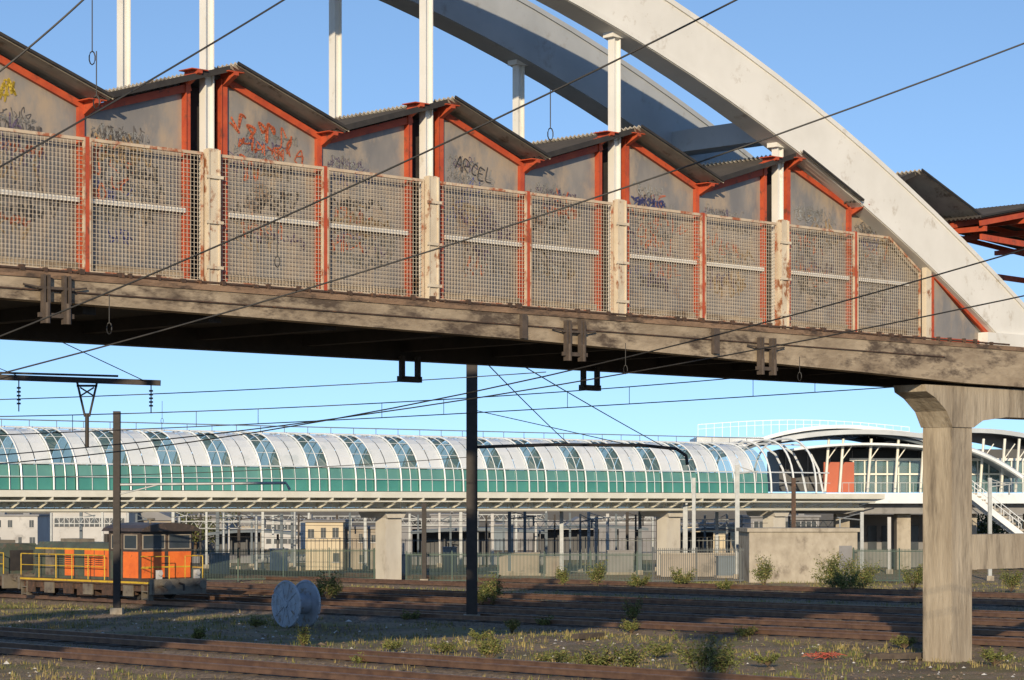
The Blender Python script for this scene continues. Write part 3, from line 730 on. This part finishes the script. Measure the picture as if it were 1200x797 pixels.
# ================================================================ TRACKS
def cw(c,w): return Vector((UX*c-UY*w, UY*c+UX*w, 0))
TANG=math.atan2(UX,-UY)
def track(c,lab):
    p=cw(c,-40); E=empty('railway_track',p,TANG,label=lab,category='railway track',group='tracks of the rail yard')
    L=260
    b=MB(); n=260
    for i in range(n):
        x0=L*i/n; x1=L*(i+1)/n
        wob=[.18*noise.noise(Vector((xx*.4,c,0))) for xx in (x0,x1)]; wo2=[.18*noise.noise(Vector((xx*.4,c,7))) for xx in (x0,x1)]
        P=[[(xx,-1.8+a,-.08),(xx,-1.25,.07),(xx,0,.085),(xx,1.25,.07),(xx,1.8+bb,-.08)] for xx,a,bb in ((x0,wob[0],wo2[0]),(x1,wob[1],wo2[1]))]
        for j in range(4): b.face([P[0][j],P[1][j],P[1][j+1],P[0][j+1]])
    b.out('ballast_bed',M['ballast'],E)
    b=MB(); x=0
    while x<L:
        b.box(x,x+.24,-1.2,1.2,.02,.10+R.uniform(-.015,.02)); x+=.62
    b.out('sleepers',M['sleeper'],E,kind='stuff')
    for y in (-.75,.75):
        b=MB(); b.box(0,L,y-.07,y+.07,.125,.142); b.box(0,L,y-.012,y+.012,.142,.24); b.box(0,L,y-.036,y+.036,.24,.28); b.out('rail',M['railm'],E)
TR=(38.0,42.9,60.8,65.6,70.8,76.2,85.5,92.2)
for c in TR: track(c,'rusty railway track on brown ballast')

# ================================================================ GROUND
def gh(x,y): 
    return .10*noise.noise(Vector((x*.13,y*.13,0)))+.05*noise.noise(Vector((x*.5,y*.5,3)))-.03
xs=[-3000,-900,-300,-120,-70]+[i*.8-48 for i in range(121)]+[70,120,300,900,3000]
ys=[-400,-80,0,20]+[30+i*.8 for i in range(130)]+[150,200,400,1000,4000]
b=MB(); nx=len(xs)
for y in ys:
    for x in xs:
        b.v.append((x,y,gh(x,y) if (-50<x<50 and 28<y<140) else -.03))
for j in range(len(ys)-1):
    for i in range(nx-1):
        a=j*nx+i; b.f.append((a,a+1,a+nx+1,a+nx)); b.mi.append(0)
def groundmat():
    m=bpy.data.materials.new('yard_ground'); m.use_nodes=True; nt=m.node_tree; N=nt.nodes; L=nt.links; bs=N['Principled BSDF']; bs.inputs['Roughness'].default_value=.95
    tc=N.new('ShaderNodeTexCoord')
    def nz(s,d=5,r=.65):
        n=N.new('ShaderNodeTexNoise'); n.inputs['Scale'].default_value=s; n.inputs['Detail'].default_value=d; n.inputs['Roughness'].default_value=r; L.new(tc.outputs['Object'],n.inputs['Vector']); return n.outputs['Fac']
    def mix(f,a,b2,lo,hi):
        mr=N.new('ShaderNodeMapRange'); mr.inputs['From Min'].default_value=lo; mr.inputs['From Max'].default_value=hi; L.new(f,mr.inputs['Value'])
        mx=N.new('ShaderNodeMix'); mx.data_type='RGBA'; L.new(mr.outputs['Result'],mx.inputs[0])
        for s,i in ((a,6),(b2,7)):
            if isinstance(s,tuple): mx.inputs[i].default_value=(*s,1)
            else: L.new(s,mx.inputs[i])
        return mx.outputs[2]
    c=mix(nz(7,6,.75),(.18,.125,.08),(.36,.265,.17),.36,.62)
    c=mix(nz(.35),c,(.20,.17,.065),.45,.58)
    c=mix(nz(.22,4),c,(.14,.10,.06),.50,.64)
    c=mix(nz(2.2,6,.8),c,(.42,.33,.23),.62,.74)
    L.new(c,bs.inputs['Base Color'])
    bp=N.new('ShaderNodeBump'); bp.inputs['Strength'].default_value=1; bp.inputs['Distance'].default_value=.10; L.new(nz(5,6,.8),bp.inputs['Height']); L.new(bp.outputs['Normal'],bs.inputs['Normal'])
    return m
b.out('ground',groundmat(),None,smooth=True,kind='structure')

rg=random.Random(21)
def blades(b,p,n,h,w,spread,g):
    for _ in range(n):
        a=rg.random()*6.28; q=p+Vector((math.cos(a),math.sin(a),0))*rg.random()*spread
        d=Vector((math.cos(a),math.sin(a),0))*rg.uniform(.1,.5)*h
        hh=h*rg.uniform(.5,1); s=Vector((-math.sin(a),math.cos(a),0))*w
        b.m=1 if rg.random()<g else 0
        b.face([q-s,q+s,q+s*.6+d*.4+Vector((0,0,hh*.6)),q-s*.6+d*.4+Vector((0,0,hh*.6))]); b.face([q-s*.6+d*.4+Vector((0,0,hh*.6)),q+s*.6+d*.4+Vector((0,0,hh*.6)),q+d+Vector((0,0,hh))])
b=MB()
for _ in range(34000):
    x=rg.uniform(-32,34); y=rg.uniform(55,135)
    if abs(x)>y*.23: continue
    c=UX*x+UY*y
    if min(abs(c-t) for t in TR)<(.95 if rg.random()<.95 else 0): continue
    dens=noise.noise(Vector((x*.25,y*.25,9)))
    if dens<rg.uniform(-.35,.3): continue
    blades(b,Vector((x,y,gh(x,y))),5,rg.uniform(.05,.22),.014,.22,.65 if noise.noise(Vector((x*.2,y*.2,4)))>0 else .25)
b.out('weeds',[M['straw'],M['leafy']],None,kind='stuff',label='sparse dry grass and weeds between the tracks')
b=MB()
for _ in range(5200):
    x=rg.uniform(-18,18); y=rg.uniform(57,100)
    if abs(x)>y*.22: continue
    c=UX*x+UY*y
    if min(abs(c-t) for t in TR)<.9: continue
    r=rg.uniform(.02,.06)*(2 if rg.random()<.04 else 1); z=gh(x,y)+r*.3; b.m=0 if rg.random()<.88 else 1
    a=rg.random()*3; ex=Vector((math.cos(a),math.sin(a),0))*r*rg.uniform(.8,1.8); ey=Vector((-math.sin(a),math.cos(a),0))*r; p=Vector((x,y,z)); u=Vector((0,0,r*.8))
    v=[p+ex,p+ey,p-ex,p-ey]
    for i in range(4): b.face([v[i],v[(i+1)%4],p+u])
b.out('scattered_stones',[M['ballast'],M['litter']],None,kind='stuff',label='loose stones and litter on the ground')

def bush(x,y,h,w,mat='leafy',lab='scruffy green weed bush growing on the yard ground',n=900,leaf=.05):
    p=gpt(x,y); E=empty('bush',p,0,label=lab,category='bush',group='wild bushes in the rail yard')
    rb=random.Random(int(x*7+y)); b=MB(); st=MB()
    tips=[]
    for i in range(14):
        a=rb.random()*6.28; l=rb.uniform(.45,1); t=Vector((math.cos(a)*w*.5*rb.uniform(.3,1),math.sin(a)*w*.5*rb.uniform(.3,1),h*l))
        mid=t*.5+Vector((rb.uniform(-.1,.1),rb.uniform(-.1,.1),.08*h)); st.tube([(0,0,0),mid,t],.016,4,r2=.005); tips.append((mid,t))
    for i in range(n):
        m,t=rb.choice(tips); q=rb.random(); c=m.lerp(t,q)*rb.uniform(.7,1.05)+Vector((rb.gauss(0,.07),rb.gauss(0,.07),rb.gauss(0,.06)))*max(.6,h)
        if c.z<.02: c.z=.03
        a=Vector((rb.uniform(-1,1),rb.uniform(-1,1),rb.uniform(-.3,1))).normalized()*leaf*rb.uniform(.6,1.5); e=a.cross(Vector((rb.uniform(-1,1),rb.uniform(-1,1),.3))).normalized()*leaf*.35
        b.m=0 if rb.random()<.75 else (1 if rb.random()<.6 else 2)
        b.face([c-a,c+e,c+a,c-e])
    st.out('stems',M['stem'],E); b.out('foliage',[M[mat],M['leafd'],M['straw']],E)
for x,y,h,w in [(735,792,1.1,2.1),(700,790,.7,1.7),(822,799,1.4,1.7),(850,798,.9,1.2),(575,776,.9,1.0),(742,733,1.1,.7),(740,742,.5,.8),(565,712,1.1,1.0),(578,712,1.5,.9),(385,706,1.4,1.4),(372,704,.9,1),
    (660,690,1.2,.6),(698,692,1.5,1.3),(748,690,.8,1.8),(800,690,1.1,1.7),(850,693,.7,1.3),(895,690,1.8,1.3),(975,695,2.1,2.6),(1010,694,1.7,2.2),(1070,692,1.4,1.9),(990,697,1.3,3.2),(1185,694,1.2,1.6),
    (355,760,.7,.6),(600,742,.5,.7),(650,782,.5,1.6),(520,765,.35,.8),(232,752,.5,.7),(460,762,.3,.9),(770,770,.4,1.2),(1060,760,.4,1.0),(1165,780,.5,1.2),(430,780,.3,1.0),(560,750,.3,.9),(900,780,.35,1.2),(640,735,.4,.9),(480,728,.4,.9),(870,748,.4,1.0),(300,735,.35,.8)]:
    bush(x,y,h,w,n=int(450+350*h*w),leaf=.045 if y>720 else .06)
def tree(x,base,h,w):
    p=gpt(x,base); E=empty('tree',p,0,label='leafy tree beyond the rail yard',category='tree',group='trees beyond the rail yard')
    rb=random.Random(int(x)); st=MB(); st.tube([(0,0,0),(0.1,0,h*.4),(0,.1,h*.7)],.16,6,r2=.05)
    b=MB(); cl=[]
    for i in range(14):
        c=Vector((rb.gauss(0,.28)*w,rb.gauss(0,.28)*w,h*rb.uniform(.42,.95))); cl.append((c,rb.uniform(.16,.30)*w)); st.tube([(0,0,h*.4),c],.05,4,r2=.015)
    for i in range(1300):
        c,r=rb.choice(cl); q=c+Vector((rb.gauss(0,1),rb.gauss(0,1),rb.gauss(0,.8))).normalized()*r*rb.uniform(.6,1.05)
        a=Vector((rb.uniform(-1,1),rb.uniform(-1,1),rb.uniform(-1,1))).normalized()*.12; e=a.cross(Vector((rb.uniform(-1,1),1,.3))).normalized()*.08
        b.m=0 if rb.random()<.2 else 1
        b.face([q-a,q+e,q+a,q-e])
    st.out('trunk',M['stem'],E); b.out('crown',[M['leafy'],M['leafd']],E)
for x,base,h,w in [(228,655,3.6,3.4),(1175,658,3.6,3.5)]:
    tree(x,base,h,w)

# ================================================================ LOCOMOTIVES
LA=math.atan2(-UX,UY)
def loco(w,c,name_lab,kind):
    E=empty('locomotive',cw(c,w),LA+(math.pi if kind else 0),label=name_lab,category='locomotive')
    body=M['lgreen']; acc=M['orange'] if kind==0 else M['yellow']
    L=9.8; DK=1.08
    b=MB(); b.box(-L,0,-1.35,1.35,.92,DK); b.box(-L+.1,-.1,-1.25,1.25,.66,.92); b.out('frame',M['rust'],E)
    b=MB(); b.box(-L+.02,-.02,-1.365,-1.352,.98,1.06); b.out('frame_stripe',M['yellow'],E)
    for sg in (-1,1):
        for i in range(6):
            b=MB(); x=-L+.5+i*1.45; y=1.27*sg; b.box(x,x+.7,min(y,y+.06*sg),max(y,y+.06*sg),.45,.9); b.out('underframe_box',M['lgrey'] if i%2 else M['rust'],E)
    b=MB(); b.box(-.12,.05,-1.38,1.38,.55,1.18); b.out('buffer_beam',M['lgrey'],E)
    b=MB(); b.box(-L-.05,-L+.12,-1.38,1.38,.55,1.18); b.out('buffer_beam',M['lgrey'],E)
    for x,sg in ((.05,1),(-L-.05,-1)):
        for y in (-.87,.87):
            b=MB(); b.tube([(x,y,.95),(x+sg*.4,y,.95)],.08,10); b.tube([(x+sg*.4,y,.95),(x+sg*.46,y,.95)],.18,14); b.out('buffer',M['lgrey'],E)
    b=MB(); b.tube([(.05,0,1.0),(.35,0,.95),(.38,0,.7)],.05,6); b.out('coupling',M['dark'],E)
    AX=(-1.7,-3.5,-6.3,-8.1)
    for x in AX:
        for y in (-.78,.78):
            b=MB(); b.tube([(x,y-.07,.75),(x,y+.07,.75)],.46,20); b.m=1; b.tube([(x,y-.1,.75),(x,y+.1,.75)],.17,10); b.out('wheel',[M['dark'],M['rust']],E)
    for x in AX:
        b=MB(); b.box(x-.22,x+.22,-1.22,-.95,.5,.85); b.box(x-.4,x+.4,-1.15,-1.02,.8,.92); b.out('axle_box',M['rust'],E)
    b=MB(); b.box(-5.5,-4.4,-1.25,1.25,.4,.66); b.out('fuel_tank',M['rust'],E)
    HT=2.62 if kind==0 else 2.5
    b=MB(); b.prismx([(-.98,DK),(.98,DK),(.98,HT-.25),(.75,HT),(-.75,HT),(-.98,HT-.25)],-L+.7,-3.1); b.out('engine_hood',body,E)
    for sd_ in (-1,1):
        for i in range(8):
            b=MB(); x=-L+.80+i*.74
            def bx(a,c_,o1,o2,z0,z1): b.box(a,c_,min(sd_*o1,sd_*o2),max(sd_*o1,sd_*o2),z0,z1)
            b.m=0; bx(x,x+.66,.982,1.002,1.2,2.3)
            b.m=1
            if i%3!=1:
                for j in range(7): bx(x+.06,x+.60,1.003,1.015,1.5+j*.09,1.53+j*.09)
            if kind==0: mm=(M['orange'] if i in (3,5,6,7) else (M['lgrey'] if i%2 else M['lgreen']))
            else: mm=(M['yellow'] if i in (1,4,5) else M['lgreen'])
            b.out('hood_door',[mm,M['dark']],E)
    b=MB(); b.box(-L+.68,-L+.7,-.6,.6,1.3,2.2); b.out('radiator_grille',M['dark'],E)
    b=MB(); b.box(-L+.75,-3.15,-.995,-.982,2.30,2.37); b.out('hood_stripe',M['yellow'],E)
    b=MB(); b.tube([(-5.4,.2,HT),(-5.4,.2,HT+.35)],.12,8); b.out('exhaust',M['dark'],E)
    b=MB(); b.box(-8,-6.6,-.4,.4,HT,HT+.14); b.out('roof_hatch',M['lgrey'],E)
    b=MB(); b.box(-3.1,-.85,-1.3,1.3,DK,3.12); b.out('cab_body',M['lbrown'] if kind==0 else M['yellow'],E)
    for ya,yb in ((-1.24,-.1),(.1,1.24)):
        b=MB(); b.box(-.848,-.83,ya,yb,1.2,2.28); b.out('front_panel',acc,E)
    b=MB(); b.box(-.829,-.815,-1.24,1.24,1.62,1.68); b.out('front_stripe',M['yellow'],E)
    for ya,yb in ((-1.18,-.12),(.12,1.18)):
        b=MB(); b.box(-.848,-.835,ya,yb,2.42,2.95); b.out('cab_window',M['cglass'],E)
        b=MB(); b.box(-.835,-.81,ya-.04,yb+.04,2.38,2.42); b.box(-.835,-.81,ya-.04,yb+.04,2.95,2.99); b.box(-.835,-.81,ya-.04,ya,2.42,2.95); b.box(-.835,-.81,yb,yb+.04,2.42,2.95); b.out('window_frame',M['btan'],E)
    b=MB(); b.box(-2.05,-1.0,-1.32,-1.302,1.2,2.28); b.out('side_panel',acc,E)
    for xa,xb in ((-1.95,-1.1),(-2.85,-2.25)):
        b=MB(); b.box(xa,xb,-1.315,-1.302,2.42,2.95); b.out('cab_window',M['cglass'],E)
        b=MB(); b.box(xa-.04,xb+.04,-1.33,-1.302,2.38,2.42); b.box(xa-.04,xb+.04,-1.33,-1.302,2.95,2.99); b.box(xa-.04,xa,-1.33,-1.302,2.42,2.95); b.box(xb,xb+.04,-1.33,-1.302,2.42,2.95); b.out('window_frame',M['btan'],E)
    b=MB(); b.box(-2.95,-2.15,-1.312,-1.302,1.15,2.3); b.out('door',M['lgreen'],E)
    b=MB(); n=8; b.prismx([(1.5*math.cos(math.pi*i/n), 3.12+.36*math.sin(math.pi*i/n)) for i in range(n+1)],-3.35,-.5); b.out('cab_roof',M['lbrown'],E)
    b=MB(); b.tube([(-1.3,-.5,3.35),(-1.3,-.5,3.62)],.05,6); b.tube([(-1.45,-.5,3.62),(-1.0,-.5,3.62)],.05,6); b.out('horn',M['lgrey'],E)
    for y in (-.95,.95):
        b=MB(); b.tube([(-.0,y,1.42),(.08,y,1.42)],.11,12); b.box(-.1,.0,y-.13,y+.13,1.18,1.54); b.out('headlight',M['bwhite'],E)
    for y in (-1.3,1.3):
        b=MB()
        for x in (-3.4,-4.6,-5.8,-7,-8.3,-L+.1): b.tube([(x,y,DK),(x,y,2.1)],.024,5)
        b.tube([(-3.4,y,2.1),(-L+.1,y,2.1)],.024,5); b.tube([(-3.4,y,1.62),(-L+.1,y,1.62)],.018,5)
        b.out('handrail',M['yellow'],E)
        b=MB(); b.tube([(-.1,y,DK),(-.1,y,2.1),(-.8,y,2.1)],.024,5); b.tube([(-.1,y,1.62),(-.8,y,1.62)],.018,5)
        yy=.4 if y>0 else -.4; b.tube([(-.1,y,2.1),(-.1,yy,2.1),(-.1,yy,DK)],.024,5); b.out('handrail',M['yellow'],E)
    for x in (-.45,-L+.45):
        b=MB()
        for z in (.35,.65): b.box(x-.2,x+.2,-1.38,-1.1,z,z+.04)
        b.box(x-.22,x-.2,-1.38,-1.1,.3,.92); b.box(x+.2,x+.22,-1.38,-1.1,.3,.92)
        b.out('step',M['lgrey'],E)
loco(82.6,60.8,'grimy shunting locomotive with dark cab and orange panels on the tracks',0)
loco(103.4,60.8,'yellow and green shunting locomotive coupled behind another one',1)

# ================================================================ CABLE DRUM
p=gpt(347,735); DR=empty('cable_drum',(p.x,p.y,.0),math.radians(-48),label='empty blue grey steel cable drum with ribbed flanges standing on the ground',category='cable drum')
for y in (-.42,.42):
    b=MB(); r=.8
    ring=[(r*math.cos(a)*.97,y,.8+r*math.sin(a)*.97) for a in [i*math.pi/16 for i in range(33)]]
    b.tube(ring,.05,6,cap=False)
    b.tube([(0,y-.02,.8),(0,y+.02,.8)],.76,32)
    sg=-1 if y<0 else 1
    for i in range(10):
        a=i*math.pi/5
        b.bar((.15*math.cos(a),y+sg*.03,.8+.15*math.sin(a)),(.74*math.cos(a),y+sg*.03,.8+.74*math.sin(a)),.03,.03)
    for rr_ in (.3,.55):
        b.tube([(rr_*math.cos(a),y+sg*.02,.8+rr_*math.sin(a)) for a in [i*math.pi/12 for i in range(25)]],.02,4,cap=False)
    b.tube([(0,y-.06,.8),(0,y+.06,.8)],.12,12); b.out('flange',M['drum'],DR)
b=MB(); b.tube([(0,-.4,.8),(0,.4,.8)],.36,20); b.out('core',M['drum'],DR)

p=gpt(965,772); b=MB(); rr=random.Random(4)
E=empty('debris_heap',p,0,label='small heap of torn red netting on the ground',category='debris')
for i in range(50):
    a=Vector((rr.gauss(0,.25),rr.gauss(0,.3),rr.uniform(.03,.12))); c=a+Vector((rr.uniform(-.3,.3),rr.uniform(-.3,.3),rr.uniform(-.03,.08))); b.tube([a,(a+c)/2+Vector((0,0,.05)),c],.011,4)
b.out('netting',M['salmon'],E,kind='stuff')
for (x,y,l,a) in ((1060,772,2.2,.3),(1130,735,2.5,.1),(900,722,3,.5),(150,770,2,.6),(1000,752,1.6,-.4),(690,748,1.4,.9)):
    p=gpt(x,y); E=empty('timber_offcut',p,a,label='weathered timber sleeper lying on the ground',category='timber',group='old sleepers lying in the yard')
    b=MB(); b.box(-l/2,l/2,-.12,.12,.0,.16); b.box(-l/2+.3,-l/2+.5,-.121,.121,.161,.175); b.out('beam',M['sleeper'],E)
E=empty('lighting_tower',(-1.5,-12,0),0,label='tall steel yard lighting tower on a concrete footing',category='lighting tower')
b=MB(); b.tube([(0,0,0),(0,0,25)],.45,8,r2=.35); b.out('shaft',M['galv'],E); b=MB(); b.box(-1.2,1.2,-.3,.3,25,25.6); b.out('lamp_head',M['galv'],E)

# ================================================================ CAMERA / LIGHT
cam=bpy.data.cameras.new('camera'); co=bpy.data.objects.new('camera',cam); COL.objects.link(co)
co.location=(0,0,EYE); co.rotation_euler=(math.radians(90),0,0)
cam.sensor_width=36; cam.lens=F/1200*36; cam.shift_y=(HY-398.5)/1200; cam.clip_end=6000; cam.clip_start=.5
sc.camera=co
EL=15.5; AZ=5.0
sd=bpy.data.lights.new('sun','SUN'); so=bpy.data.objects.new('sun',sd); COL.objects.link(so)
sd.energy=4.9; sd.angle=math.radians(.5); sd.color=(1,.82,.58)
Ld=Vector((math.sin(math.radians(AZ))*math.cos(math.radians(EL)),math.cos(math.radians(AZ))*math.cos(math.radians(EL)),-math.sin(math.radians(EL))))
so.rotation_euler=Ld.to_track_quat('-Z','Y').to_euler(); so.location=(0,-20,30)
w=bpy.data.worlds.new('World'); sc.world=w; w.use_nodes=True; nt=w.node_tree
bg=nt.nodes['Background']; sk=nt.nodes.new('ShaderNodeTexSky'); sk.sky_type='NISHITA'; sk.sun_disc=False
sk.sun_elevation=math.radians(EL); sk.sun_rotation=math.radians(180+AZ); sk.air_density=1.0; sk.dust_density=.2; sk.ozone_density=2.5
tc=nt.nodes.new('ShaderNodeTexCoord'); mp=nt.nodes.new('ShaderNodeMapping'); mp.inputs['Scale'].default_value=(1,1,1.5); mp.inputs['Location'].default_value=(0,0,.14)
nm=nt.nodes.new('ShaderNodeVectorMath'); nm.operation='NORMALIZE'
nt.links.new(tc.outputs['Generated'],mp.inputs['Vector']); nt.links.new(mp.outputs['Vector'],nm.inputs[0]); nt.links.new(nm.outputs['Vector'],sk.inputs['Vector'])
mu=nt.nodes.new('ShaderNodeVectorMath'); mu.operation='MULTIPLY'; mu.inputs[1].default_value=(1.20,1.24,1.30)
nt.links.new(sk.outputs[0],mu.inputs[0]); nt.links.new(mu.outputs[0],bg.inputs[0]); bg.inputs[1].default_value=.15
